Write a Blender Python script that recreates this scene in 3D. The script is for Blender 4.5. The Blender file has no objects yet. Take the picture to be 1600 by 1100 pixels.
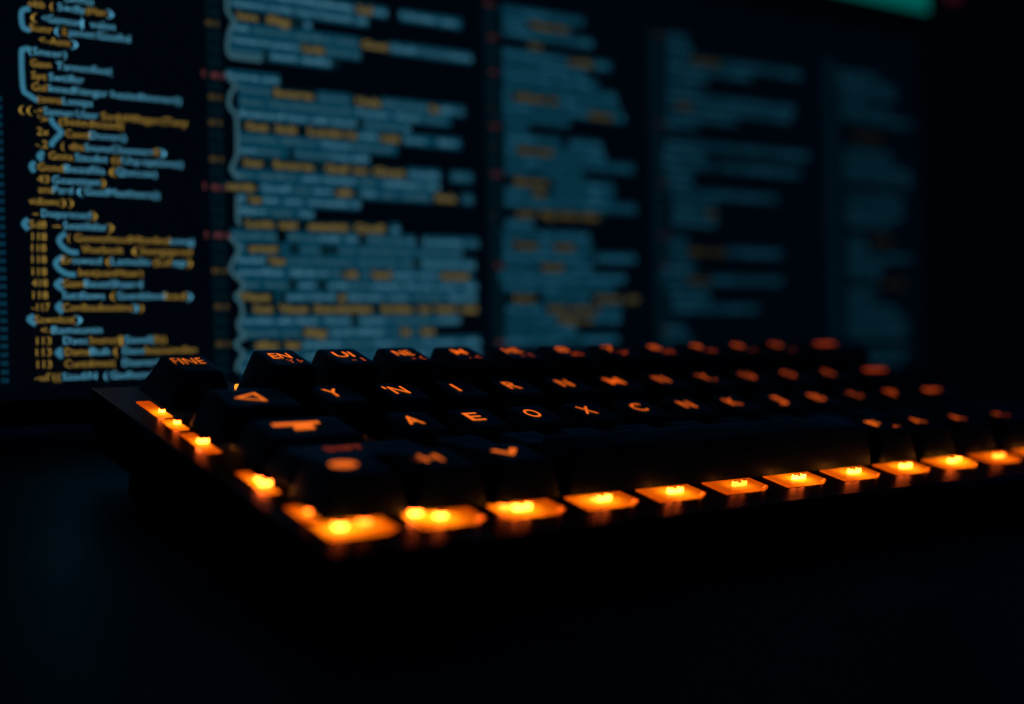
import bpy, bmesh, math, random
from mathutils import Matrix, Vector

random.seed(11)
U = 0.01905                      # one key pitch in metres; lengths below are in key pitches
scene = bpy.context.scene
TAU = math.radians(4.2)          # keyboard tilt, raised on its rear feet
H0 = 1.213
# keyboard frame (x along the rows, y to the back, z off the plate) -> world, in metres
K = Matrix.Translation((0, 0, H0 * U)) @ Matrix.Rotation(TAU, 4, 'X')
# screen frame (x along, y up the screen, z out of it) -> world
TM = math.radians(14.5)
SCR_ORIGIN = Vector((0.386, 4.163, -0.220))     # lower left of the code columns, in key pitches
SCR_SIZE = 1.043                                # screen unit in key pitches
S = K @ Matrix.Translation(SCR_ORIGIN * U) @ Matrix.Rotation(math.pi / 2 - TM, 4, 'X')

# ---------------------------------------------------------------- camera
cam_d = bpy.data.cameras.new('camera')
cam = bpy.data.objects.new('camera', cam_d)
scene.collection.objects.link(cam)
scene.camera = cam
RX = (0.7982607833, -0.5891478507, 0.1252379007)
RD = (-0.0186113608, -0.2319563835, -0.9725481239)
RF = (0.6020243675, 0.7740161795, -0.1961265276)
m = Matrix.Identity(4)
for i in range(3):
    m[i][0] = RX[i]; m[i][1] = -RD[i]; m[i][2] = -RF[i]
m[0][3], m[1][3], m[2][3] = -8.9743182 * U, -16.7806522 * U, 5.1084226 * U
cam.matrix_world = K @ m
cam_d.sensor_width = 36.0
cam_d.lens = 2175.545 / 1600 * 36.0
cam_d.clip_start = 0.01
cam_d.clip_end = 20
cam_d.dof.use_dof = True
cam_d.dof.focus_distance = 19.45 * U
cam_d.dof.aperture_fstop = 3.9

# ---------------------------------------------------------------- world and exposure
world = bpy.data.worlds.new('World')
scene.world = world
world.use_nodes = True
bg = world.node_tree.nodes['Background']
bg.inputs['Color'].default_value = (0.02, 0.42, 1.0, 1)
bg.inputs['Strength'].default_value = 0.013          # a nearly dark room
scene.view_settings.view_transform = 'Standard'
scene.view_settings.look = 'None'
scene.view_settings.exposure = 0
scene.view_settings.gamma = 1
scene.render.engine = 'CYCLES'
scene.cycles.use_denoising = True
scene.cycles.max_bounces = 8

# ---------------------------------------------------------------- materials
def nodes_of(name):
    mt = bpy.data.materials.new(name)
    mt.use_nodes = True
    nt = mt.node_tree
    return mt, nt, nt.nodes['Principled BSDF']

def plastic(name, col, rough, spec=1.0, noise=400.0, bump=0.06, rvar=0.12, tint=(0.35, 0.8, 1.0)):
    """diffuse body under a Fresnel-weighted tinted gloss, with uneven roughness and a fine grain"""
    mt = bpy.data.materials.new(name); mt.use_nodes = True
    nt = mt.node_tree; nt.nodes.clear(); N, L = nt.nodes.new, nt.links.new
    out = N('ShaderNodeOutputMaterial'); mix = N('ShaderNodeMixShader')
    df = N('ShaderNodeBsdfDiffuse'); gl = N('ShaderNodeBsdfGlossy')
    df.inputs['Color'].default_value = (*col, 1); gl.inputs['Color'].default_value = (*tint, 1)
    fr = N('ShaderNodeFresnel'); fr.inputs['IOR'].default_value = 1.48
    mu = N('ShaderNodeMath'); mu.operation = 'MULTIPLY'; mu.inputs[1].default_value = spec
    tc = N('ShaderNodeTexCoord')
    nz = N('ShaderNodeTexNoise'); nz.inputs['Scale'].default_value = noise; nz.inputs['Detail'].default_value = 4
    big = N('ShaderNodeTexNoise'); big.inputs['Scale'].default_value = noise * 0.08; big.inputs['Detail'].default_value = 5
    mr = N('ShaderNodeMapRange')
    mr.inputs['From Min'].default_value = 0.25; mr.inputs['From Max'].default_value = 0.75
    mr.inputs['To Min'].default_value = rough - rvar; mr.inputs['To Max'].default_value = rough + rvar
    bp = N('ShaderNodeBump'); bp.inputs['Strength'].default_value = bump; bp.inputs['Distance'].default_value = 0.0003
    L(tc.outputs['Object'], nz.inputs['Vector']); L(tc.outputs['Object'], big.inputs['Vector'])
    L(big.outputs['Fac'], mr.inputs['Value']); L(mr.outputs['Result'], gl.inputs['Roughness'])
    L(nz.outputs['Fac'], bp.inputs['Height'])
    for s in (df, gl, fr): L(bp.outputs['Normal'], s.inputs['Normal'])
    L(fr.outputs['Fac'], mu.inputs[0]); L(mu.outputs['Value'], mix.inputs['Fac'])
    L(df.outputs['BSDF'], mix.inputs[1]); L(gl.outputs['BSDF'], mix.inputs[2])
    L(mix.outputs['Shader'], out.inputs['Surface'])
    return mt

def glow(name, col, strength, base=(0.01, 0.01, 0.01)):
    mt, nt, b = nodes_of(name)
    b.inputs['Base Color'].default_value = (*base, 1)
    b.inputs['Roughness'].default_value = 0.35
    b.inputs['Emission Color'].default_value = (*col, 1)
    b.inputs['Emission Strength'].default_value = strength
    return mt

M_CAP = plastic('keycap_plastic', (0.003, 0.005, 0.007), 0.38, 1.25, 900, 0.10, 0.06, (0.26, 0.52, 0.85))
M_PLATE = plastic('plate_metal', (0.012, 0.012, 0.014), 0.26, 1.2, 700, 0.03, 0.03, (0.62, 0.56, 0.78))
M_CASE = plastic('case_plastic', (0.008, 0.008, 0.010), 0.55, 0.3, 700, 0.10, 0.10)
M_DESK = plastic('desk_laminate', (0.005, 0.012, 0.020), 0.42, 0.95, 260, 0.12, 0.10, (0.12, 0.70, 1.0))
M_RUBBER = plastic('rubber', (0.012, 0.012, 0.012), 0.8, 0.2, 500, 0.2, 0.1)
M_BEZEL = plastic('bezel_plastic', (0.010, 0.010, 0.012), 0.42, 0.4, 600, 0.06, 0.08)
M_LENS = bpy.data.materials.new('amber_lens'); M_LENS.use_nodes = True      # frosted amber sheet: chip light spreads through it, over an even amber glow added as emission
_nt = M_LENS.node_tree; _nt.nodes.clear(); _N, _L = _nt.nodes.new, _nt.links.new
_o, _a, _m1, _m2 = _N('ShaderNodeOutputMaterial'), _N('ShaderNodeAddShader'), _N('ShaderNodeMixShader'), _N('ShaderNodeMixShader')
_t, _d, _g, _e = _N('ShaderNodeBsdfTranslucent'), _N('ShaderNodeBsdfDiffuse'), _N('ShaderNodeBsdfGlossy'), _N('ShaderNodeEmission')
_t.inputs['Color'].default_value = (1.0, 0.52, 0.06, 1); _d.inputs['Color'].default_value = (0.8, 0.30, 0.02, 1)
_g.inputs['Roughness'].default_value = 0.3; _m1.inputs['Fac'].default_value = 0.35; _m2.inputs['Fac'].default_value = 0.05
_e.inputs['Color'].default_value = (1.0, 0.10, 0.0005, 1); _e.inputs['Strength'].default_value = 0.40
_L(_t.outputs[0], _m1.inputs[1]); _L(_d.outputs[0], _m1.inputs[2]); _L(_m1.outputs[0], _m2.inputs[1]); _L(_g.outputs[0], _m2.inputs[2])
_L(_m2.outputs[0], _a.inputs[0]); _L(_e.outputs[0], _a.inputs[1]); _L(_a.outputs[0], _o.inputs['Surface'])
M_DIE = glow('led_die', (1.0, 0.42, 0.05), 10.0)
M_DIE2 = glow('led_die_dim', (1.0, 0.38, 0.05), 5.0)
M_LED = glow('led_chip', (1.0, 0.125, 0.010), 36.0)
M_LED2 = glow('led_chip_dim', (1.0, 0.12, 0.008), 12.0)
M_HOUSE = plastic('led_housing', (0.01, 0.008, 0.006), 0.6, 0.2)
M_KEYLED = glow('key_led', (1.0, 0.25, 0.01), 5.0)
LEG = {}
def legend_mat(v):  # weaker legends also turn redder, as part of the falloff set by v
    if v not in LEG:
        LEG[v] = glow('legend_glow', (1.0, 0.085 + 0.14 * max(v - 0.3, 0), 0.004 + 0.012 * max(v - 0.3, 0)), v * 1.2, (0.5, 0.15, 0.03))
    return LEG[v]

M_SCREEN = glow('screen_glass', (0.05, 0.40, 0.85), 0.0003, (0.003, 0.003, 0.004))
def scr(name, col, k):
    return glow(name, col, k, (0.004, 0.004, 0.005))

# ---------------------------------------------------------------- helpers
def link(name, mesh, mat, parent=None, basis=None):
    o = bpy.data.objects.new(name, mesh)
    scene.collection.objects.link(o)
    if mat is not None and not mesh.materials:
        mesh.materials.append(mat)
    if parent is not None:
        o.parent = parent
    if basis is not None:
        o.matrix_basis = basis
    return o

def thing(name, label, cat, matrix):
    o = bpy.data.objects.new(name, None)
    o.empty_display_size = 0.02
    scene.collection.objects.link(o)
    o.matrix_basis = matrix
    o['label'] = label; o['category'] = cat
    return o

def mesh_of(name, bm, smooth=None):
    me = bpy.data.meshes.new(name)
    bmesh.ops.recalc_face_normals(bm, faces=bm.faces)
    bm.to_mesh(me); bm.free()
    if smooth is not None:
        for p in me.polygons: p.use_smooth = True
        me.set_sharp_from_angle(angle=math.radians(smooth))
    return me

def bm_box(bm, x0, x1, y0, y1, z0, z1, bev=0.0, seg=2, mat=None):
    """box given in key pitches"""
    r = bmesh.ops.create_cube(bm, size=1.0)
    vs = r['verts']
    for v in vs:
        v.co = Vector(((x0 + x1) / 2 + v.co.x * (x1 - x0), (y0 + y1) / 2 + v.co.y * (y1 - y0),
                       (z0 + z1) / 2 + v.co.z * (z1 - z0))) * U
    if bev:
        es = list({e for v in vs for e in v.link_edges})
        rb = bmesh.ops.bevel(bm, geom=es, offset=bev * U, segments=seg, affect='EDGES', profile=0.5)
        vs = list({v for f in rb['faces'] for v in f.verts} | {v for v in vs if v.is_valid})
    if mat is not None:
        bmesh.ops.transform(bm, matrix=mat, verts=[v for v in vs if v.is_valid])
    return vs

def rrect(hx, hy, r, n=4):
    pts = []
    for cx, cy, a0 in ((hx - r, hy - r, 0), (-hx + r, hy - r, 90), (-hx + r, -hy + r, 180), (hx - r, -hy + r, 270)):
        for i in range(n):
            a = math.radians(a0 + 90 * i / (n - 1))
            pts.append((cx + r * math.cos(a), cy + r * math.sin(a)))
    return pts

def cap_mesh(w, d, zb, zr, zf, tap, dt, ty, dish):
    """keycap: rounded skirt rising to a smaller tilted, dished top (origin on the plate)"""
    bm = bmesh.new()
    hx, hy = w / 2 - 0.035, d / 2 - 0.035
    tx, tyh = hx - tap, dt / 2
    def plane(y): return zr + (zf - zr) * (ty + tyh - y) / (2 * tyh)
    rings = []
    rings.append([(x, y, zb) for x, y in rrect(hx, hy, 0.04)])
    rings.append([(x * 0.995, y * 0.995, zb + 0.05) for x, y in rrect(hx, hy, 0.05)])
    rings.append([(x, y + ty, plane(y + ty) - 0.045) for x, y in rrect(tx + 0.006, tyh + 0.006, 0.06)])
    rings.append([(x, y + ty, plane(y + ty) - 0.015) for x, y in rrect(tx - 0.008, tyh - 0.008, 0.055)])
    rings.append([(x, y + ty, plane(y + ty)) for x, y in rrect(tx - 0.035, tyh - 0.035, 0.05)])
    for k in (0.66, 0.33):
        rr = []
        for x, y in rrect((tx - 0.035) * k, (tyh - 0.035) * k, 0.05 * k):
            rr.append((x, y + ty, plane(y + ty) - dish * (1 - (x / tx) ** 2) * (1 - (k - 0.33) * 0.9)))
        rings.append(rr)
    vr = [[bm.verts.new(Vector(c) * U) for c in r] for r in rings]
    n = len(vr[0])
    for a, b in zip(vr, vr[1:]):
        for i in range(n):
            bm.faces.new((a[i], a[(i + 1) % n], b[(i + 1) % n], b[i]))
    bm.faces.new(vr[-1])
    bm.faces.new(list(reversed(vr[0])))
    return mesh_of('keycap', bm, 38)

TXT = {}
def text_geo(s, bold=0.0, res=3):
    """flat outline of a string: cap height 1, x from 0 to its own width"""
    key = (s, bold, res)
    if key in TXT: return TXT[key]
    cu = bpy.data.curves.new('lettering', 'FONT')
    cu.body = s; cu.size = 1.0; cu.resolution_u = res; cu.offset = bold; cu.fill_mode = 'FRONT'
    ob = bpy.data.objects.new('lettering', cu)
    scene.collection.objects.link(ob)
    dg = bpy.context.evaluated_depsgraph_get()
    me = bpy.data.meshes.new_from_object(ob.evaluated_get(dg))
    vs = [(v.co.x, v.co.y) for v in me.vertices]
    fs = [tuple(p.vertices) for p in me.polygons]
    bpy.data.objects.remove(ob); bpy.data.curves.remove(cu); bpy.data.meshes.remove(me)
    if not vs:
        TXT[key] = ([], [], 0); return TXT[key]
    x0 = min(v[0] for v in vs); x1 = max(v[0] for v in vs)
    TXT[key] = ([((x - x0), y / 0.72) for x, y in vs], fs, x1 - x0)
    return TXT[key]

class Flat:
    """collects flat print in the plane of the screen, in key pitches"""
    def __init__(self): self.v = []; self.f = []; self.mi = []; self.cur = 0
    def rect(self, x0, x1, y0, y1, z, r=0.0):
        b = len(self.v)
        if r:
            pts = [((x0 + x1) / 2 + p, (y0 + y1) / 2 + q) for p, q in rrect((x1 - x0) / 2, (y1 - y0) / 2, min(r, (x1 - x0) / 2.1, (y1 - y0) / 2.1), 3)]
        else:
            pts = [(x0, y0), (x1, y0), (x1, y1), (x0, y1)]
        self.mi.append(self.cur)
        self.v += [(x * U, y * U, z * U) for x, y in pts]
        self.f.append(tuple(range(b, b + len(pts))))
    def text(self, s, x0, x1, y, h, z, bold=0.02):
        if s == '|': x1 = x0 + 0.03
        vs, fs, w = text_geo(s, bold, 2)
        if not vs: return
        b = len(self.v); k = (x1 - x0) / max(w, 1e-6)
        self.v += [((x0 + x * k) * U, (y + q * h) * U, z * U) for x, q in vs]
        self.f += [tuple(i + b for i in f) for f in fs]; self.mi += [self.cur] * len(fs)
    def ribbon(self, pts, wd, z):
        P = [Vector(p) for p in pts]
        fine = []
        for i in range(len(P) - 1):                      # Catmull-Rom smoothing
            p0, p1, p2, p3 = P[max(i - 1, 0)], P[i], P[i + 1], P[min(i + 2, len(P) - 1)]
            for k in range(4):
                t = k / 4
                fine.append(0.5 * ((2 * p1) + (p2 - p0) * t + (2 * p0 - 5 * p1 + 4 * p2 - p3) * t * t + (3 * p1 - p0 - 3 * p2 + p3) * t ** 3))
        fine.append(P[-1])
        b = len(self.v)
        for i, p in enumerate(fine):
            d = (fine[min(i + 1, len(fine) - 1)] - fine[max(i - 1, 0)]).normalized()
            nn = Vector((-d.y, d.x)) * wd / 2
            for q in (p + nn, p - nn): self.v.append((q.x * U, q.y * U, z * U))
        for i in range(len(fine) - 1):
            self.f.append((b + 2 * i, b + 2 * i + 1, b + 2 * i + 3, b + 2 * i + 2))
    def build(self, name, mat, parent, basis):
        me = bpy.data.meshes.new(name)
        me.from_pydata(self.v, [], self.f)
        mats = mat if isinstance(mat, (list, tuple)) else [mat]
        for q in mats: me.materials.append(q)
        if len(mats) > 1: me.polygons.foreach_set('material_index', self.mi)
        return link(name, me, None, parent, basis)

# ---------------------------------------------------------------- desk
bm = bmesh.new()
bm_box(bm, -40, 62, -26, 30, -1.5, 0.0, 0.08)
desk = link('desk', mesh_of('desk', bm), M_DESK)
desk['label'] = 'dark matt desk top under the glowing keyboard'
desk['category'] = 'desk'

# ---------------------------------------------------------------- monitor
LM = Matrix.Translation(S @ Vector((8.6 * U, 0, 0)))
LM.translation.z = 0.0
mon = thing('monitor', 'wide dark monitor full of columns of blue and gold code', 'monitor', LM)
SB = LM.inverted() @ S @ Matrix.Scale(SCR_SIZE, 4)                       # screen frame inside the monitor
SX0, SX1, ST0, ST1 = -9.0, 26.3, -0.57, 14.4

bm = bmesh.new()
bm_box(bm, SX0, SX1, ST0, ST1, -0.10, 0.0)
link('screen', mesh_of('screen', bm), M_SCREEN, mon, SB)
bm = bmesh.new()
bz = 0.34
bm_box(bm, SX0 - bz, SX1 + bz, ST0 - bz, ST0 - 0.002, -0.6, 0.06, 0.04)
bm_box(bm, SX0 - bz, SX1 + bz, ST1 + 0.002, ST1 + bz, -0.6, 0.06, 0.04)
bm_box(bm, SX0 - bz, SX0 - 0.002, ST0, ST1, -0.6, 0.058, 0.04)
bm_box(bm, SX1 + 0.002, SX1 + bz, ST0, ST1, -0.6, 0.058, 0.04)
link('bezel', mesh_of('bezel', bm), M_BEZEL, mon, SB)
bm = bmesh.new()
bm_box(bm, SX0 - bz + 0.1, SX1 + bz - 0.1, ST0 - bz + 0.1, ST1 + bz - 0.1, -1.6, -0.602, 0.3, 3)
link('back_housing', mesh_of('back_housing', bm), M_BEZEL, mon, SB)
bm = bmesh.new()
bm_box(bm, 8.6 - 1.6, 8.6 + 1.6, 1.5, 7.5, -2.5, -1.62, 0.2, 3)
link('mount', mesh_of('mount', bm), M_BEZEL, mon, SB)
bm = bmesh.new()
bm_box(bm, -1.3, 1.3, 2.4, 3.4, 0.25, 7.0, 0.2, 3)
link('stand_neck', mesh_of('stand_neck', bm), M_BEZEL, mon, Matrix.Identity(4))
bm = bmesh.new()
bm_box(bm, -6, 6, 0.9, 8.5, 0.0, 0.24, 0.08, 3)
link('stand_base', mesh_of('stand_base', bm), M_BEZEL, mon, Matrix.Identity(4))

C2 = [(1.11,3.52,-2,'b'),(1.11,4.1,-2,'b'),(4.35,5.68,-2,'b'),(1.1,3.7,-1,'b'),(3.44,3.78,-2,'g'),(1.19,1.58,0,'g'),(1.7,2.41,0,'g'),(2.41,2.58,0,'b'),(1.09,3.25,1,'b'),(3.52,4.1,1,'g'),(4.12,5.89,1,'b'),(3.25,3.52,1,'b'),(1.09,3.53,2,'b'),(2.37,2.81,2,'g'),(1.08,2.96,3,'b'),(2.96,3.06,3,'g'),(1.66,1.77,3,'w'),(1.0,1.96,5,'b'),(1.2,1.8,6,'b'),(1.82,2.62,6,'g'),(2.66,3.32,6,'b'),(3.38,3.91,6,'g'),(3.93,5.7,6,'b'),(4.9,5.13,6,'g'),(1.2,5.39,7,'b'),(1.19,4.51,8,'b'),(3.41,3.56,8,'w'),(1.28,1.72,9,'g'),(1.82,2.24,9,'g'),(2.43,3.4,9,'g'),(3.42,3.86,9,'b'),(3.88,4.34,9,'g'),(4.36,5.04,9,'b'),(5.07,5.6,9,'b'),(1.18,4.23,10,'b'),(1.17,3.66,11,'b'),(2.08,2.2,11,'w'),(1.24,1.72,12,'g'),(1.78,2.7,12,'g'),(2.74,4.37,12,'g'),(4.44,5.14,12,'b'),(5.36,5.84,12,'b'),(1.08,5.1,13,'b'),(0.91,1.45,14,'g'),(1.53,4.94,14,'b'),(2.94,3.42,14,'g'),(4.99,5.6,14,'g'),(5.61,5.83,14,'b'),(1.15,3.44,15,'b'),(1.3,1.56,15,'g'),(1.14,2.53,16,'b'),(1.25,2.23,17,'g'),(2.38,4.03,17,'g'),(4.03,4.24,17,'b'),(1.0,1.83,18,'b'),(2.02,3.4,18,'b'),(3.55,4.55,18,'b'),(4.72,5.94,18,'b'),(1.08,5.57,19,'b'),(1.29,1.87,19,'g'),(2.06,2.25,19,'w'),(2.64,2.79,19,'w'),(2.81,2.96,19,'g'),(1.08,5.85,20,'b'),(1.63,1.96,20,'g'),(4.5,4.68,20,'w'),(1.07,5.79,21,'b'),(3.06,3.35,21,'g'),(3.64,4.03,21,'g'),(5.07,5.7,21,'g'),(1.15,5.89,22,'b'),(2.02,2.19,22,'w'),(2.57,2.75,22,'w'),(1.08,1.68,23,'g'),(1.78,5.86,23,'b'),(1.85,1.97,23,'w'),(2.94,3.11,23,'g'),(1.33,1.72,24,'g'),(1.79,2.39,24,'g'),(2.46,3.72,24,'g'),(3.8,4.84,24,'g'),(4.92,5.88,24,'g'),(1.13,5.48,25,'b'),(3.2,3.36,25,'w'),(1.09,4.91,26,'b'),(2.26,2.72,26,'g'),(4.2,4.4,26,'g'),(4.6,4.91,26,'g'),(1.35,2.21,27,'g'),(2.23,5.92,27,'b'),(1.11,5.91,28,'b'),(1.11,5.91,29,'b')]
C3 = [(6.61,8.61,-4,'b'),(6.63,8.25,-3,'b'),(7.23,8.17,-3,'g'),(6.62,7.89,-2,'b'),(6.62,8.81,-2,'b'),(7.22,7.53,-1,'g'),(6.61,9.29,0,'b'),(8.15,8.8,0,'g'),(6.61,8.3,0,'b'),(6.6,8.62,1,'b'),(6.59,8.94,2,'b'),(6.59,9.39,3,'b'),(6.81,7.88,4,'g'),(6.58,9.48,4,'b'),(6.57,9.59,5,'b'),(8.68,9.26,5,'g'),(6.57,8.19,6,'b'),(6.61,7.16,7,'b'),(6.6,7.98,8,'b'),(8.17,8.98,8,'b'),(6.59,9.06,9,'b'),(6.89,7.72,9,'g'),(6.59,9.82,10,'b'),(6.58,7.29,11,'b'),(7.34,8.48,11,'b'),(6.76,7.71,12,'g'),(7.75,9.26,12,'b'),(6.57,9.29,13,'b'),(7.23,7.64,13,'g'),(6.56,9.05,14,'b'),(6.56,9.85,14,'b'),(6.81,9.02,15,'g'),(6.58,7.21,16,'b'),(6.49,8.59,17,'b'),(6.72,7.29,18,'g'),(7.71,8.19,18,'g'),(6.49,8.67,18,'b'),(8.75,9.79,19,'b'),(6.48,8.66,19,'b'),(7.39,7.9,20,'g'),(6.48,8.66,20,'b'),(6.37,9.5,21,'b'),(6.46,9.22,22,'b'),(6.68,7.21,23,'g'),(7.44,8.55,23,'b'),(8.72,9.86,23,'g'),(6.53,9.38,24,'b'),(7.51,8.79,24,'g'),(6.52,9.34,25,'b'),(6.51,8.21,26,'b'),(7.74,8.62,25,'g'),(6.51,7.65,27,'b'),(6.43,9.27,27,'b')]
C4 = [(10.79,11.42,-4,'b'),(10.82,11.51,-3,'b'),(10.81,14.86,-2,'b'),(11.5,12.44,-2,'g'),(10.8,13.25,-1,'b'),(10.8,11.95,0,'b'),(10.79,11.66,1,'b'),(10.78,14.61,2,'b'),(10.78,14.5,3,'b'),(11.01,11.47,3,'g'),(10.77,12.78,4,'b'),(10.72,11.63,5,'b'),(10.72,15.04,7,'b'),(10.62,11.8,8,'b'),(10.61,12.17,9,'b'),(12.27,14.77,9,'b'),(10.69,11.51,10,'b'),(10.72,11.41,11,'b'),(10.77,14.02,12,'b'),(10.85,12.1,13,'b'),(10.84,12.23,14,'b'),(11.79,12.17,14,'g'),(10.83,12.09,15,'b'),(10.73,11.27,17,'b'),(11.27,12.33,18,'g'),(10.72,11.27,18,'b'),(12.39,14.12,18,'b'),(10.72,11.35,19,'b'),(10.53,11.53,20,'b'),(10.43,11.33,21,'b'),(11.24,11.85,21,'g'),(11.89,14.09,21,'b'),(10.69,11.84,22,'b'),(10.77,11.87,23,'b'),(10.77,13.32,24,'b'),(10.57,11.11,26,'b'),(10.48,11.29,27,'b')]
C5 = [(16.09,16.96,-5,'b'),(16.12,17.65,-3,'b'),(16.16,18.18,-2,'b'),(16.19,18.22,-1,'b'),(16.18,17.04,0,'b'),(16.22,18.08,1,'b'),(16.21,18.8,2,'b'),(16.55,17.58,4,'g'),(16.2,17.92,6,'b'),(16.26,18.15,7,'b'),(16.25,18.63,8,'b'),(16.24,18.74,9,'b'),(16.27,18.36,11,'b'),(16.31,18.35,12,'b'),(16.3,18.34,13,'b'),(16.29,17.97,14,'b'),(16.34,17.02,16,'b'),(17.14,17.88,16,'g'),(16.33,17.01,17,'b'),(16.32,18.66,18,'b'),(16.31,17.57,19,'b'),(16.3,17.44,20,'b'),(17.51,18.32,21,'g'),(16.29,17.32,22,'b'),(16.28,17.19,23,'b'),(16.27,18.0,24,'b'),(16.26,18.35,25,'b'),(16.25,18.42,26,'b'),(16.24,18.41,27,'b'),(16.23,18.4,29,'b'),(16.22,18.19,30,'b')]
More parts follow.
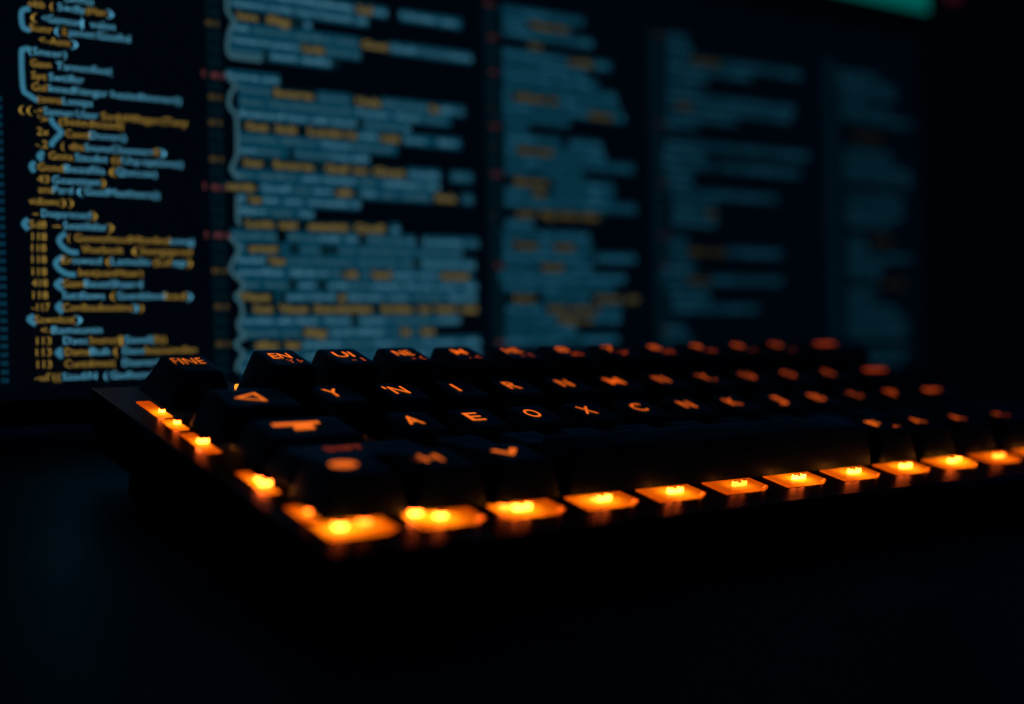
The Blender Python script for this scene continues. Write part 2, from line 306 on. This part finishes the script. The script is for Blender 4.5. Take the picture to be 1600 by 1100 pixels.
C1 = [(-1.62,-1.19,5.52,'b','(annu)'),(-2.17,-1.93,5.37,'g','obb'),(-1.85,-1.8,5.38,'g','('),(-1.73,-1.32,5.38,'b','Swdly'),(-1.3,-0.99,5.39,'g','(Han'),(-0.98,-0.87,5.39,'b',')'),(-2.14,-2.05,5.17,'g','('),(-1.97,-1.39,5.2,'b','<Gaimeun'),(-1.38,-1.31,5.19,'b','|'),(-1.24,-0.84,5.2,'b','valot'),(-2.16,-1.82,5.01,'g','Sunr'),(-1.79,-1.71,5.02,'b','('),(-1.67,-1.59,5.02,'g','(L'),(-1.57,-1.18,5.01,'b','jenet'),(-1.14,-0.62,5.02,'b','Gaafid'),(-2.02,-1.88,4.84,'g','<-'),(-1.86,-1.57,4.83,'g','Aoni'),(-1.55,-1.44,4.84,'b',')'),(-2.18,-1.62,4.66,'b','(Sneer)'),(-2.16,-1.86,4.48,'g','Gann'),(-1.78,-0.92,4.48,'b','Tannenfiua('),(-2.15,-1.93,4.3,'g','Sye'),(-1.89,-1.36,4.3,'b','Swtifler'),(-2.15,-1.93,4.13,'g','Gal'),(-1.89,-1.46,4.13,'b','Innedf'),(-1.43,-0.99,4.12,'b','iangar'),(-0.93,-0.42,4.15,'b','hasiadl'),(-0.39,0.2,4.14,'b','onner()'),(-2.07,-1.71,3.96,'g','(onna'),(-1.69,-1.24,3.97,'b','Loneps'),(-2.35,-2.16,3.78,'g','(('),(-2.12,-1.99,3.79,'g','-<'),(-1.98,-1.55,3.78,'b','Sannen'),(-1.49,-1.15,3.79,'b','Uaer'),(-1.1,0.3,3.79,'g','SodaHllager(Tany'),(-2.07,-1.93,3.65,'g',"'>"),(-1.75,-0.76,3.62,'g','(Setedosad)'),(-2.09,-1.92,3.47,'g','2x'),(-1.66,-1.29,3.47,'g','Caend'),(-1.29,-0.72,3.46,'b','Doner()'),(-2.11,-1.94,3.28,'g','-.2'),(-1.73,-1.38,3.28,'g','( dia'),(-1.37,-0.27,3.3,'b','SnuneCloannerr'),(-0.27,-0.19,3.31,'g','0'),(-0.19,-0.07,3.31,'b',')'),(-1.92,-1.56,3.12,'g','Gnna'),(-1.52,-1.02,3.11,'b','Saudet'),(-0.95,-0.81,3.12,'g','(('),(-0.79,-0.5,3.12,'b','Uay'),(-0.46,0.2,3.13,'b','optionss)'),(-2.09,-1.71,2.94,'g','Gond'),(-1.69,-1.07,2.94,'b','Beasfila'),(-1.0,-0.89,2.94,'g','('),(-0.89,-0.24,2.95,'b','Qaecax)'),(-2.1,-1.93,2.76,'g','43'),(-1.88,-1.15,2.75,'b','Goantitam'),(-1.14,-1.06,2.76,'g',')'),(-2.09,-1.87,2.61,'g','ana'),(-1.87,-1.58,2.6,'b','Pard'),(-1.51,-1.42,2.6,'b','('),(-1.39,-0.2,2.59,'b','GaadMaathaara))'),(-2.23,-1.78,2.43,'g','vidiawe'),(-1.76,-1.57,2.42,'g','))'),(-2.18,-2.1,2.25,'g','-'),(-2.05,-1.31,2.25,'b','Doaparscued'),(-1.3,-1.21,2.26,'g',')'),(-2.23,-1.99,2.08,'g','5d8'),(-1.89,-1.77,2.08,'g','-'),(-1.73,-1.05,2.07,'b','Svatilalar'),(-1.05,-0.95,2.07,'g',')'),(-2.2,-1.99,1.9,'g','118'),(-1.67,-0.57,1.9,'g','( GeneetheudH'),(-0.53,-0.05,1.92,'g','bodied'),(-0.04,0.35,1.93,'b','cnqj'),(-2.21,-2.0,1.73,'g','118'),(-1.46,-0.81,1.72,'g','Vhurbeolt'),(-0.67,-0.56,1.73,'g','('),(-0.53,0.31,1.74,'g','Seetgapred'),(-2.21,-2.0,1.56,'g','118'),(-1.77,-1.61,1.55,'g','Er'),(-1.61,-1.16,1.54,'b','ouwend'),(-1.09,-1.01,1.54,'g','('),(-1.0,-0.38,1.54,'b','Lameilo'),(-0.32,-0.02,1.54,'g','(Laf'),(-0.0,0.22,1.54,'b','ap'),(0.22,0.32,1.54,'g',')'),(-2.21,-2.0,1.38,'g','118'),(-1.51,-0.51,1.37,'g','bexjuanHoar)'),(-2.22,-1.99,1.21,'g','418'),(-1.76,-1.43,1.19,'g','Gaam'),(-1.43,-0.52,1.2,'b','BaustShaard'),(-2.21,-1.99,1.03,'g','118'),(-1.77,-1.12,1.01,'b','Satdlawe'),(-1.03,-0.95,1.01,'g','('),(-0.92,-0.16,1.01,'b','Goendidmnd'),(-0.15,0.19,1.02,'g','bad'),(0.21,0.31,1.02,'b',')'),(-2.23,-1.97,0.85,'g','-117'),(-1.77,-0.68,0.83,'g','Conlbaubauitine'),(-0.68,-0.59,0.83,'b',')'),(-0.57,-0.51,0.83,'g',')'),(-2.19,-1.59,0.67,'g','Sawnlea('),(-1.59,-1.48,0.66,'b',')'),(-2.1,-1.95,0.51,'g','<-'),(-1.94,-1.18,0.5,'b','Bameunin'),(-2.17,-1.96,0.35,'g','113'),(-1.77,-1.4,0.34,'b','Daec'),(-1.37,-0.92,0.34,'g','Snumed'),(-0.89,-0.85,0.33,'g','|'),(-0.82,-0.35,0.34,'b','Savef('),(-0.35,-0.15,0.33,'g','3))'),(-2.18,-1.96,0.18,'g','113'),(-1.75,-1.38,0.16,'g','Dama'),(-1.37,-1.05,0.15,'b','Buk'),(-1.0,-0.93,0.15,'g','('),(-0.85,-0.51,0.16,'b','Danv'),(-0.5,0.35,0.16,'g','Snaouimdlan'),(-2.17,-1.96,0.0,'g','113'),(-1.76,-0.98,-0.02,'g','Cuntdimet('),(-0.86,-0.27,-0.04,'b','Daaner('),(-2.21,-1.83,-0.19,'g',"-ul'(("),(-1.8,-1.28,-0.19,'b','SaadiN'),(-1.16,-1.1,-0.18,'b','('),(-1.06,-0.36,-0.19,'b','Gadhuns(')]
BRACKETS = [[(-2.15,5.28),(-2.25,5.25),(-2.28,5.17),(-2.27,5.04),(-2.24,4.98),(-2.15,4.96)],[(-2.17,4.69),(-2.26,4.66),(-2.29,4.6),(-2.28,4.09),(-2.2,4.0),(-2.07,3.92)],[(-1.88,3.69),(-1.85,3.61),(-1.73,3.49),(-1.74,3.45),(-1.86,3.32),(-1.88,3.25)],[(-2.0,3.16),(-2.07,3.1),(-2.02,3.04)],[(-2.13,3.0),(-2.19,2.94),(-2.14,2.86)],[(-2.25,2.15),(-2.32,2.08),(-2.25,2.0)],[(-1.7,1.96),(-1.8,1.87),(-1.76,1.77),(-1.65,1.69),(-1.51,1.67)],[(-1.75,1.61),(-1.86,1.52),(-1.81,1.42),(-1.69,1.35),(-1.56,1.34)],[(-1.76,1.26),(-1.86,1.19),(-1.76,1.11)],[(-1.78,0.91),(-1.85,0.85),(-1.77,0.77)],[(-2.2,0.72),(-2.28,0.67),(-2.18,0.59)],[(-1.79,0.22),(-1.87,0.17),(-1.79,0.1)]]
BUBBLES = [[(1.04,5.92),(1.04,5.68),(1.09,5.59),(1.16,5.5),(1.09,5.37),(1.04,5.21),(1.03,5.03),(1.08,4.93),(1.25,4.92),(1.63,4.92)],[(0.98,4.65),(1.09,4.52),(1.16,4.46),(1.06,4.32),(1.03,4.19),(1.04,4.09),(1.13,4.0),(1.16,3.85),(1.15,3.35),(1.09,3.2),(1.04,3.09),(1.12,2.99),(1.25,2.97)],[(1.14,2.68),(1.13,2.27),(1.19,2.21)],[(0.98,1.99),(1.09,1.88),(1.14,1.77),(1.03,1.6),(0.98,1.47),(1.05,1.37),(1.17,1.27),(1.19,1.14),(1.06,1.03),(1.15,0.91),(1.17,0.73),(1.09,0.59),(1.13,0.47),(1.2,0.36),(1.09,0.31),(1.04,0.23),(1.17,0.1),(1.08,-0.04),(1.05,-0.19)]]
MARKS = [(0.58,0.7,4.62,'r'),(0.72,0.95,4.59,'r'),(0.55,0.64,2.81,'r'),(0.68,0.91,2.78,'r'),(0.56,0.68,2.03,'r'),(0.7,0.98,2.01,'r'),(0.65,0.87,5.43,'g'),(0.67,0.89,4.24,'g'),(0.66,0.88,3.83,'g'),(0.66,0.89,3.24,'g'),(0.65,0.9,1.44,'g'),(0.68,0.92,0.86,'g'),(0.69,0.93,0.26,'g'),(6.22,6.42,6.48,'r'),(6.28,6.48,5.86,'r'),(6.29,6.46,5.21,'r'),(6.28,6.49,4.21,'r'),(6.27,6.52,3.32,'r'),(6.29,6.49,1.62,'r'),(6.28,6.51,0.2,'r'),(6.32,6.41,4.53,'g'),(6.31,6.42,3.86,'g'),(6.29,6.39,2.58,'g'),(10.47,10.72,6.42,'r'),(10.44,10.66,4.57,'r'),(10.47,10.68,3.39,'r'),(10.47,10.72,2.31,'r'),(10.48,10.69,1.7,'r'),(10.47,10.68,0.4,'r')]


T0, P = 5.617, 0.1995
WORDS = ('Sendel Gaamth baud Tonen cursin lat Domer Unde ovlis naterm Sig haded bore Quell armst Lovin des fanto Iride mab '
         'Cased orn tiller Vaus pendor Gost eb ralin Mode satt').split()
def fill_words(fl, x0, x1, y, h, z, bold, vary=False):
    x = x0 + 0.03
    while x < x1 - 0.12:
        w = min(random.uniform(0.25, 0.85), x1 - x)
        s = random.choice(WORDS)
        c0 = fl.cur
        if vary and random.random() < 0.38: fl.cur = 4
        fl.text(s, x, x + w, y, h, z, bold)
        fl.cur = c0
        x += w + random.choice((0.05, 0.07, 0.12))

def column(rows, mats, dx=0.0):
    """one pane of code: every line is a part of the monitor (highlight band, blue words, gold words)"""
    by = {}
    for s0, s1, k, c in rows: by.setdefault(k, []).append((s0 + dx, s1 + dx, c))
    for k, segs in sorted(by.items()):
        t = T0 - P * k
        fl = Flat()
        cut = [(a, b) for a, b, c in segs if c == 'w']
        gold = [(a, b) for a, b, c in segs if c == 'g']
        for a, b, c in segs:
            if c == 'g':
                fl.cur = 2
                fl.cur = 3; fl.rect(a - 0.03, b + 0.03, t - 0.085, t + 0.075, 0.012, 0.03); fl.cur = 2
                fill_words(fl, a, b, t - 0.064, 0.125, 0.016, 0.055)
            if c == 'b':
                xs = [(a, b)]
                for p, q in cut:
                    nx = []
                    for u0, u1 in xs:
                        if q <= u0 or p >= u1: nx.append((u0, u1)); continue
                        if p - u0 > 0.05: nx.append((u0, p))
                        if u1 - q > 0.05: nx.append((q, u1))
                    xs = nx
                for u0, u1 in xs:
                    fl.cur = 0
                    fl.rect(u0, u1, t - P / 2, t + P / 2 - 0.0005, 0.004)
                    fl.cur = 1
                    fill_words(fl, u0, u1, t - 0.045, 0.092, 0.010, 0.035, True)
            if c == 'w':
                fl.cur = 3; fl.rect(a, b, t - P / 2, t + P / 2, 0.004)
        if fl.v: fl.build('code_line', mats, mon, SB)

fl = Flat(); fl.rect(SX0 + 0.02, 19.1, ST0 + 0.05, 7.3, 0.002)
fl.build('editor_pane', scr('pane_light', (0.04, 0.36, 0.95), 0.0028), mon, SB)
BL, TX, GD = (0.02, 0.42, 0.75), (0.17, 0.52, 0.74), (0.62, 0.44, 0.12)
for rows, k, dx in ((C2, 0.4, -9.6), (C2, 1.0, 0), (C3, 0.60, 0), (C4, 0.33, 0), (C5, 0.21, 0)):  # right-hand panes dimmer: viewing-angle falloff put into the emission
    column([r for r in rows if r[0] + dx > SX0 and r[1] + dx < 24 and T0 - P * r[2] < 6.6 and (dx == 0 or r[1] + dx < -3.6)],  # the shifted copy is out of view, added to cast blue light
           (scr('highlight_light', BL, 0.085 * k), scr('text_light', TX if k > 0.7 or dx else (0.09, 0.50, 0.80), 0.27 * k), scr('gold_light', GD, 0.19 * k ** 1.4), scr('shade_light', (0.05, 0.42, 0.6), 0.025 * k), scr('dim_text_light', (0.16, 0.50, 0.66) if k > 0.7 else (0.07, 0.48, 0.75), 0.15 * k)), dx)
lines = {}
for s0, s1, t, c, s in C1:
    key_t = min(lines, key=lambda q: abs(q - t)) if lines else None
    if key_t is None or abs(key_t - t) > 0.09: key_t = t; lines[key_t] = []
    lines[key_t].append((s0, s1, t, c, s))
C1M = (scr('text_light', (0.14, 0.55, 0.82), 0.86), scr('gold_light', (0.74, 0.46, 0.08), 0.62))
for t0, ws in lines.items():
    fl = Flat()
    for s0, s1, t, c, s in ws:
        fl.cur = 0 if c == 'b' else 1
        fl.text(s, s0, s1, t0 - 0.056, 0.116, 0.010, -0.016)
    fl.build('code_line', C1M, mon, SB)
mb = scr('bracket_light', (0.12, 0.58, 0.90), 0.26)
for b in BRACKETS:
    fl = Flat(); fl.ribbon(b, 0.075, 0.007); fl.build('bracket_line', mb, mon, SB)
mb = scr('bracket_light', (0.18, 0.52, 0.68), 0.16)
for b in BUBBLES:
    fl = Flat(); fl.ribbon(b, 0.07, 0.014); fl.build('bracket_line', mb, mon, SB)
# gutters with line numbers, red and gold marks
mg = scr('gutter_light', (0.02, 0.35, 0.6), 0.010)
mn = scr('number_light', (0.05, 0.45, 0.7), 0.020)
for i, (x, w) in enumerate(((0.66, 0.26), (6.17, 0.34), (10.28, 0.42), (15.62, 0.45))):
    num = Flat()
    for k in range(-4, 31):
        num.text(str(100 + k * 7 % 90), x + 0.02, x + w - 0.02, T0 - P * k - 0.05, 0.10, 0.008, 0.02)
    num.build('line_numbers', mn, mon, SB)['kind'] = 'stuff'
    fl = Flat(); fl.rect(x, x + w, ST0 + 0.35, 6.5, 0.003); fl.build('gutter', mg, mon, SB)
mr, mgn = scr('red_light', (1.0, 0.24, 0.25), 0.10), scr('gold_light', (0.65, 0.42, 0.12), 0.09)
for x0, x1, t, c in MARKS:
    fl = Flat()
    fl.text('81' if x1 - x0 > 0.12 else '|', x0, x1, t - 0.045, 0.09, 0.012, 0.02)
    far = max(0.25, 1 - max(0, x0 - 3) / 9)  # marks carry the same viewing falloff in their emission
    fl.build('red_mark' if c == 'r' else 'gold_line_number',
             (mr if far > 0.99 else scr('red_light', (1.0, 0.20, 0.20), 0.09 * far)) if c == 'r' else
             (mgn if far > 0.99 else scr('gold_light', (0.65, 0.42, 0.12), 0.05 * far)), mon, SB)
fl = Flat()
for k in range(0, 34):
    t = 3.9 - 0.125 * k
    for x in (-3.05, -2.85, -2.70):
        fl.rect(x, x + 0.11, t - 0.035, t + 0.035, 0.006)
fl.build('code_overview', scr('overview_light', (0.03, 0.42, 0.8), 0.05), mon, SB)['kind'] = 'stuff'
fl = Flat(); fl.rect(14.0, 19.55, 8.0, 9.2, 0.006)
fl.build('green_panel', scr('panel_light', (0.0, 0.60, 0.50), 0.15), mon, SB)
fl = Flat(); fl.rect(20.25, 20.85, 8.40, 8.75, 0.006, 0.1)
fl.build('red_mark', scr('red_light', (0.75, 0.06, 0.20), 0.04), mon, SB)

# ---------------------------------------------------------------- keyboard
KB = Vector((5.5, -1.6, -0.85))
KM = K @ Matrix.Translation(KB * U)
kb = thing('keyboard', 'black mechanical keyboard with orange backlit letters and glowing light windows along its edge', 'keyboard', KM)
def at(x, y, z): return Matrix.Translation((Vector((x, y, z)) - KB) * U)

PX0, PX1, PY0, PY1 = -1.87, 13.2, -5.06, 1.88
bm = bmesh.new()
bm_box(bm, PX0 + 0.05, PX1 - 0.05, PY0 + 0.05, PY1 - 0.05, -0.85, -0.143, 0.05, 2)
link('case', mesh_of('case', bm), M_CASE, kb, at(0, 0, 0))
for x in (-1.2, 12.3):
    bm = bmesh.new()
    bm_box(bm, x - 0.55, x + 0.55, -0.15, 0.62, -1.225, -0.853, 0.05, 2)
    link('rear_foot', mesh_of('rear_foot', bm), M_CASE, kb, at(0, 0, 0))
    bm = bmesh.new()
    bm_box(bm, x - 0.4, x + 0.4, -4.9, -4.5, -0.875, -0.852)
    link('rubber_pad', mesh_of('rubber_pad', bm), M_RUBBER, kb, at(0, 0, 0))

# row: centre y, base z, rear and front top z, top depth, top shift, dish
ROWS = {'N': (-0.12, 0.26, 0.925, 0.860, 0.74, -0.05, 0.014),
        'F': (0.16, 0.26, 0.810, 0.745, 0.72, -0.07, 0.014),
        'Q': (-1.10, 0.15, 0.640, 0.585, 0.74, 0.00, 0.014),
        'A': (-2.08, 0.13, 0.500, 0.445, 0.74, 0.00, 0.014),
        'Z': (-2.95, 0.12, 0.410, 0.445, 0.66, 0.02, 0.014),
        'B': (-3.72, 0.03, 0.520, 0.510, 0.72, 0.00, 0.014),
        'S': (-3.72, 0.03, 0.600, 0.600, 0.68, 0.00, -0.05)}
CAPS = {}
def key(row, x, w, texts=(), tap=0.15, led=True):
    cy, zb, zr, zf, dt, ty, dish = ROWS[row]
    kk = (row, round(w, 3), tap)
    if kk not in CAPS:
        CAPS[kk] = cap_mesh(w, 1.27 if row == 'F' else 0.94, zb, zr, zf, tap, dt, ty, dish)
    cap = link('space_bar' if row == 'S' else 'keycap', CAPS[kk], M_CAP, kb, at(x, cy, 0))
    if texts and isinstance(texts[0][0], str) and len(texts[0][0]) > 2:
        cap['label'] = 'keycap with the glowing word ' + texts[0][0]
    slope = math.atan2(zr - zf, dt)
    for tx in texts:
        s, dx, dy, hgt, wid, em = tx[:6]
        z = zr + (zf - zr) * (ty + dt / 2 - dy) / dt
        v, f = [], []
        if isinstance(s, str):
            vs, fs, tw = text_geo(s, tx[6] if len(tx) > 6 else 0.012, 4)
            for px, py in vs: v.append(((px / tw - 0.5) * wid, (py - 0.5) * hgt))
            f = fs
        else:                                            # polygons given in -0.5..0.5
            for poly in s:
                b = len(v)
                v += [(px * wid, py * hgt) for px, py in poly]
                f.append(tuple(range(b, b + len(poly))))
        me = bpy.data.meshes.new('legend')
        me.from_pydata([(px * U, py * U, (-0.004 if dish > 0 else 0.006) * U) for px, py in v], [], f)
        link('legend', me, legend_mat(em), cap,
             Matrix.Translation((dx * U, dy * U, z * U)) @ Matrix.Rotation(slope, 4, 'X'))
    return cap

def ring_poly(n=28, inner=0.62):
    out = []
    for i in range(n):
        a, b = 2 * math.pi * i / n, 2 * math.pi * (i + 1) / n
        out.append([(0.5 * math.cos(a), 0.5 * math.sin(a)), (0.5 * math.cos(b), 0.5 * math.sin(b)),
                    (0.5 * inner * math.cos(b), 0.5 * inner * math.sin(b)), (0.5 * inner * math.cos(a), 0.5 * inner * math.sin(a))])
    return out
DISC = [[(0.5 * math.cos(2 * math.pi * i / 24), 0.5 * math.sin(2 * math.pi * i / 24)) for i in range(24)]]
BAR = [rrect(0.5, 0.5, 0.2)]
TRI_O = [(-0.5, 0.0), (0.42, 0.5), (0.5, -0.5)]
TRI_I = [(-0.24, 0.0), (0.31, 0.31), (0.36, -0.32)]
TRI = [[TRI_O[i], TRI_O[(i + 1) % 3], TRI_I[(i + 1) % 3], TRI_I[i]] for i in range(3)]
SHIFTBAR = [[(-0.5, 0.1), (0.22, 0.1), (0.22, 0.5), (-0.5, 0.5)], [(0.22, 0.12), (0.5, 0.2), (0.5, 0.52), (0.22, 0.5)],
            [(-0.18, -0.5), (0.26, -0.5), (0.30, 0.09), (-0.10, 0.09)]]
ARROW = [[(-0.5, 0.0), (-0.1, 0.5), (-0.1, -0.5)], [(-0.1, -0.22), (0.5, -0.22), (0.5, 0.22), (-0.1, 0.22)]]
VEE = [[(-0.5, 0.25), (-0.32, 0.42), (0.0, -0.1), (0.0, -0.5)], [(0.0, -0.5), (0.0, -0.1), (0.32, 0.5), (0.5, 0.3)]]

# number row
nm = [('FINE', None), ('EN', 'Y I4'), ('UI', '- II'), ('NE', '- 0'), ('M', '. o'), ('HE', '- 5'), ('8', '6'), ('7', '7'), ('8', '8'),
      ('9', '9'), ('0', '-'), ('D', '.')]
key('F', -1.20, 0.95, [('FINE', 0.0, 0.06, 0.25, 0.45, 0.95, -0.015)], 0.13)
for i in range(11):
    a, b = nm[i + 1]
    em = 0.86 - 0.045 * i  # legends fade along each row: view falloff put into their glow
    key('N', i + 0.03, 1.0, [(a, -0.01, 0.06, 0.22, 0.30 if len(a) > 1 else 0.22, em, 0.012),
                             (b, 0.13, -0.17, 0.14, 0.28, em * 0.42, 0.015)])
key('N', 11.42, 1.7, [(BAR, -0.08, 0.05, 0.15, 0.56, 0.30)])
# Q row
key('Q', -0.86, 1.36, [(TRI, -0.06, 0.03, 0.34, 0.40, 0.88)], 0.10)
for i, s in enumerate(('Y', "'N", 'I', 'R', 'N', 'M', 'N', 'Y.', 'U', 'O', '-0')):
    em = 0.84 - 0.045 * i
    wd = {1: 0.32, 2: 0.05, 5: 0.30, 7: 0.26}.get(i, 0.22)
    key('Q', i + 0.40, 1.0, [(s, -0.05, 0.08, 0.30, wd, em, 0.012)])
key('Q', 11.78, 1.5, [(BAR, -0.06, 0.10, 0.16, 0.60, 0.30)])
# A row
key('A', -0.62, 1.62, [(SHIFTBAR, -0.04, 0.09, 0.25, 0.66, 0.86)], 0.12)
for i, s in enumerate(('A', 'E', 'O', 'X', 'C', 'N', 'K', 'J', 'B', 'Y-', 'P')):
    em = 0.86 - 0.045 * i
    key('A', i + 1.05, 1.0, [(s, -0.04, 0.08, 0.30, 0.24, em, 0.012)])
key('A', 12.20, 1.15, [(ARROW, -0.08, 0.10, 0.24, 0.50, 0.42)])
# Z row
key('Z', -0.35, 2.15, [('SHIFT', -0.12, 0.16, 0.16, 0.52, 0.22, 0.02)], 0.12)
for i in range(10):
    key('Z', i + 1.30, 1.0)
key('Z', 11.95, 2.2)
# bottom row
key('B', -0.90, 1.16, [(DISC, -0.08, 0.06, 0.22, 0.36, 0.80)])
key('B', 0.26, 1.10, [('-H', -0.13, 0.06, 0.26, 0.42, 0.80, 0.0)])
key('B', 1.38, 1.10, [(VEE, -0.02, 0.06, 0.28, 0.42, 0.78)])
key('S', 4.95, 6.0, (), 0.12)
for x, w, s, em in ((8.52, 1.02, 'F', 0.72), (9.54, 0.98, 'A', 0.55), (10.58, 1.06, 'A', 0.48), (11.78, 1.30, '=.', 0.40)):
    tt = [(s, -0.06, 0.06, 0.26, 0.26, em, 0.015)]
    if s == 'F': tt.append((BAR, 0.24, -0.14, 0.06, 0.16, em * 0.8))
    key('B', x, w, tt)

# light windows along the left and front edges
HOLES = []
def window_mesh(x0, x1, y0, y1, ch=0.0):
    bm = bmesh.new()
    pts = [(x0, y0), (x1 - ch * 1.7, y0), (x1, y0 + ch), (x1, y1), (x0, y1)] if ch else [(x0, y0), (x1, y0), (x1, y1), (x0, y1)]
    HOLES.append(pts)
    cx = sum(p[0] for p in pts) / len(pts); cy = sum(p[1] for p in pts) / len(pts)
    def ring(ins, z):
        return [bm.verts.new(Vector((x + (ins if x < cx else -ins), y + (ins if y < cy else -ins), z)) * U) for x, y in pts]
    lo, mid, hi = ring(0.003, -0.04), ring(0.003, 0.006), ring(0.022, 0.016)
    n = len(pts)
    for a, c in ((lo, mid), (mid, hi)):
        for i in range(n): bm.faces.new((a[i], a[(i + 1) % n], c[(i + 1) % n], c[i]))
    bm.faces.new(hi)
    return mesh_of('light_window', bm)

def led_mesh(w, h=0.13, d=0.09, u=True):
    bm = bmesh.new()
    if u:
        bm_box(bm, -w / 2, w / 2, -d / 2, d / 2, 0.0, h * 0.72)
        bm_box(bm, -w / 2, -w / 2 + w * 0.28, -d / 2 + 0.004, d / 2 - 0.004, h * 0.721, h)
        bm_box(bm, w / 2 - w * 0.28, w / 2, -d / 2 + 0.004, d / 2 - 0.004, h * 0.721, h)
    else:
        bm_box(bm, -w / 2, w / 2, -d / 2, d / 2, 0.0, h, 0.01, 1)
    me = mesh_of('led', bm)
    me.materials.append(M_LED); me.materials.append(M_HOUSE)
    for p in me.polygons:                                # light leaves the front and one side; the rest is housing
        if p.normal.y > 0.5 or p.normal.x > 0.5 or abs(p.normal.z) > 0.5: p.material_index = 1
    return me

CHAMFER_GLOW = led_mesh(0.17, 0.018, 0.02, False)  # glowing strip added to make the lens chamfer look brightly lit
LED_U, LED_B, LED_S = led_mesh(0.24, 0.065, 0.05), led_mesh(0.14, 0.07, 0.07, False), led_mesh(0.08, 0.06, 0.06, False)
bm = bmesh.new(); bm_box(bm, -0.17, 0.17, -0.10, 0.10, -0.015, 0.015); DIE = mesh_of('led_die', bm)
def window(x0, x1, y0, y1, ch, leds):
    w = link('light_window', window_mesh(x0, x1, y0, y1, ch), M_LENS, kb, at(0, 0, 0))
    for me, x, y, mt in leds:
        if me is not CHAMFER_GLOW:
            o = link('led_die', DIE, M_DIE, w, Matrix.Translation(Vector((x, y, -0.105)) * U) @ Matrix.Scale(0.5 if x1 - x0 < 0.3 else 1.0, 4, (1, 0, 0)))
            if mt is M_LED2:
                o.material_slots[0].link = 'OBJECT'; o.material_slots[0].material = M_DIE2
        o = link('led', me, None, w, Matrix.Translation(Vector((x, y, 0.017)) * U) @ Matrix.Rotation(math.radians(31) if me is CHAMFER_GLOW else 0, 4, 'Z'))
        if mt is not M_LED:
            o.material_slots[0].link = 'OBJECT'; o.material_slots[0].material = mt
    return w

FY0, FY1 = -4.59, -4.10
for j in range(0, 11):
    x0 = -0.40 + 1.2 * j
    c = x0 + 0.46
    if j == 0: leds = [(LED_B, x0 + 0.12, -4.20, M_LED), (LED_B, x0 + 0.36, -4.36, M_LED)]
    elif j == 1: leds = [(LED_B, x0 + 0.14, -4.30, M_LED2), (LED_U, x0 + 0.34, -4.36, M_LED)]
    elif j == 2: leds = [(LED_U, c - 0.05, -4.36, M_LED), (LED_S, x0 + 0.28, -4.36, M_LED2)]
    elif j in (4, 9): leds = [(LED_U, c, -4.36, M_LED2)]
    elif j == 8: leds = [(LED_B, c - 0.05, -4.36, M_LED), (LED_S, c + 0.2, -4.3, M_LED)]
    else: leds = [(LED_U, c, -4.36, M_LED)]
    leds.append((CHAMFER_GLOW, x0 + 0.93 - 0.125, FY0 + 0.085, M_LED))
    window(x0, x0 + 0.93, FY0, FY1, 0.12, leds)
# corner and left edge
window(-1.60, -0.68, FY0, FY1, 0.12, [(LED_B, -1.36, -4.36, M_LED), (LED_B, -1.02, -4.30, M_LED2)])
window(-1.60, -1.34, -4.00, -3.52, 0.0, [(LED_S, -1.45, -3.82, M_LED2)])
window(-1.58, -1.40, -3.02, -2.22, 0.0, [(LED_B, -1.475, -2.78, M_LED), (LED_S, -1.475, -2.62, M_LED)])
window(-1.58, -1.38, -1.40, -0.54, 0.0, [(LED_B, -1.47, -1.02, M_LED)])
window(-1.57, -1.36, -0.36, 0.12, 0.0, [(LED_S, -1.44, -0.14, M_LED)])
window(-1.54, -1.33, 0.25, 1.05, 0.0, [(LED_S, -1.42, 0.42, M_LED)])
# lamp under each switch, seen only in the gaps
KL = led_mesh(0.10, 0.05, 0.10, False)
for row, x0, n in (('N', 0.03, 11), ('Q', 0.40, 11), ('A', 1.05, 11)):
    for i in range(n):
        o = link('led', KL, None, kb, at(x0 + i - 0.34, ROWS[row][0] + 0.36, 0.002))
        o.material_slots[0].link = 'OBJECT'; o.material_slots[0].material = M_KEYLED


# plate with an opening under every light window
cu = bpy.data.curves.new('plate', 'CURVE')
cu.dimensions = '2D'; cu.fill_mode = 'BOTH'; cu.extrude = 0.056 * U; cu.bevel_depth = 0.014 * U; cu.offset = -0.014 * U
for pts in [[(PX0, PY0), (PX1, PY0), (PX1, PY1), (PX0, PY1)]] + HOLES:
    sp = cu.splines.new('POLY'); sp.points.add(len(pts) - 1); sp.use_cyclic_u = True
    for q, (x, y) in zip(sp.points, pts): q.co = (x * U, y * U, 0, 1)
ob = bpy.data.objects.new('plate', cu); scene.collection.objects.link(ob)
me = bpy.data.meshes.new_from_object(ob.evaluated_get(bpy.context.evaluated_depsgraph_get()))
bpy.data.objects.remove(ob); bpy.data.curves.remove(cu)
me.materials.clear()
link('plate', me, M_PLATE, kb, at(0, 0, -0.070))
# the one lit switch housing that shows past the corner of a keycap
bm = bmesh.new(); bm_box(bm, -0.35, -0.20, 0.38, 0.50, 0.0, 0.365, 0.02)
link('switch_housing', mesh_of('switch_housing', bm), glow('switch_glow', (1.0, 0.30, 0.02), 1.6), kb, at(0, 0, 0))
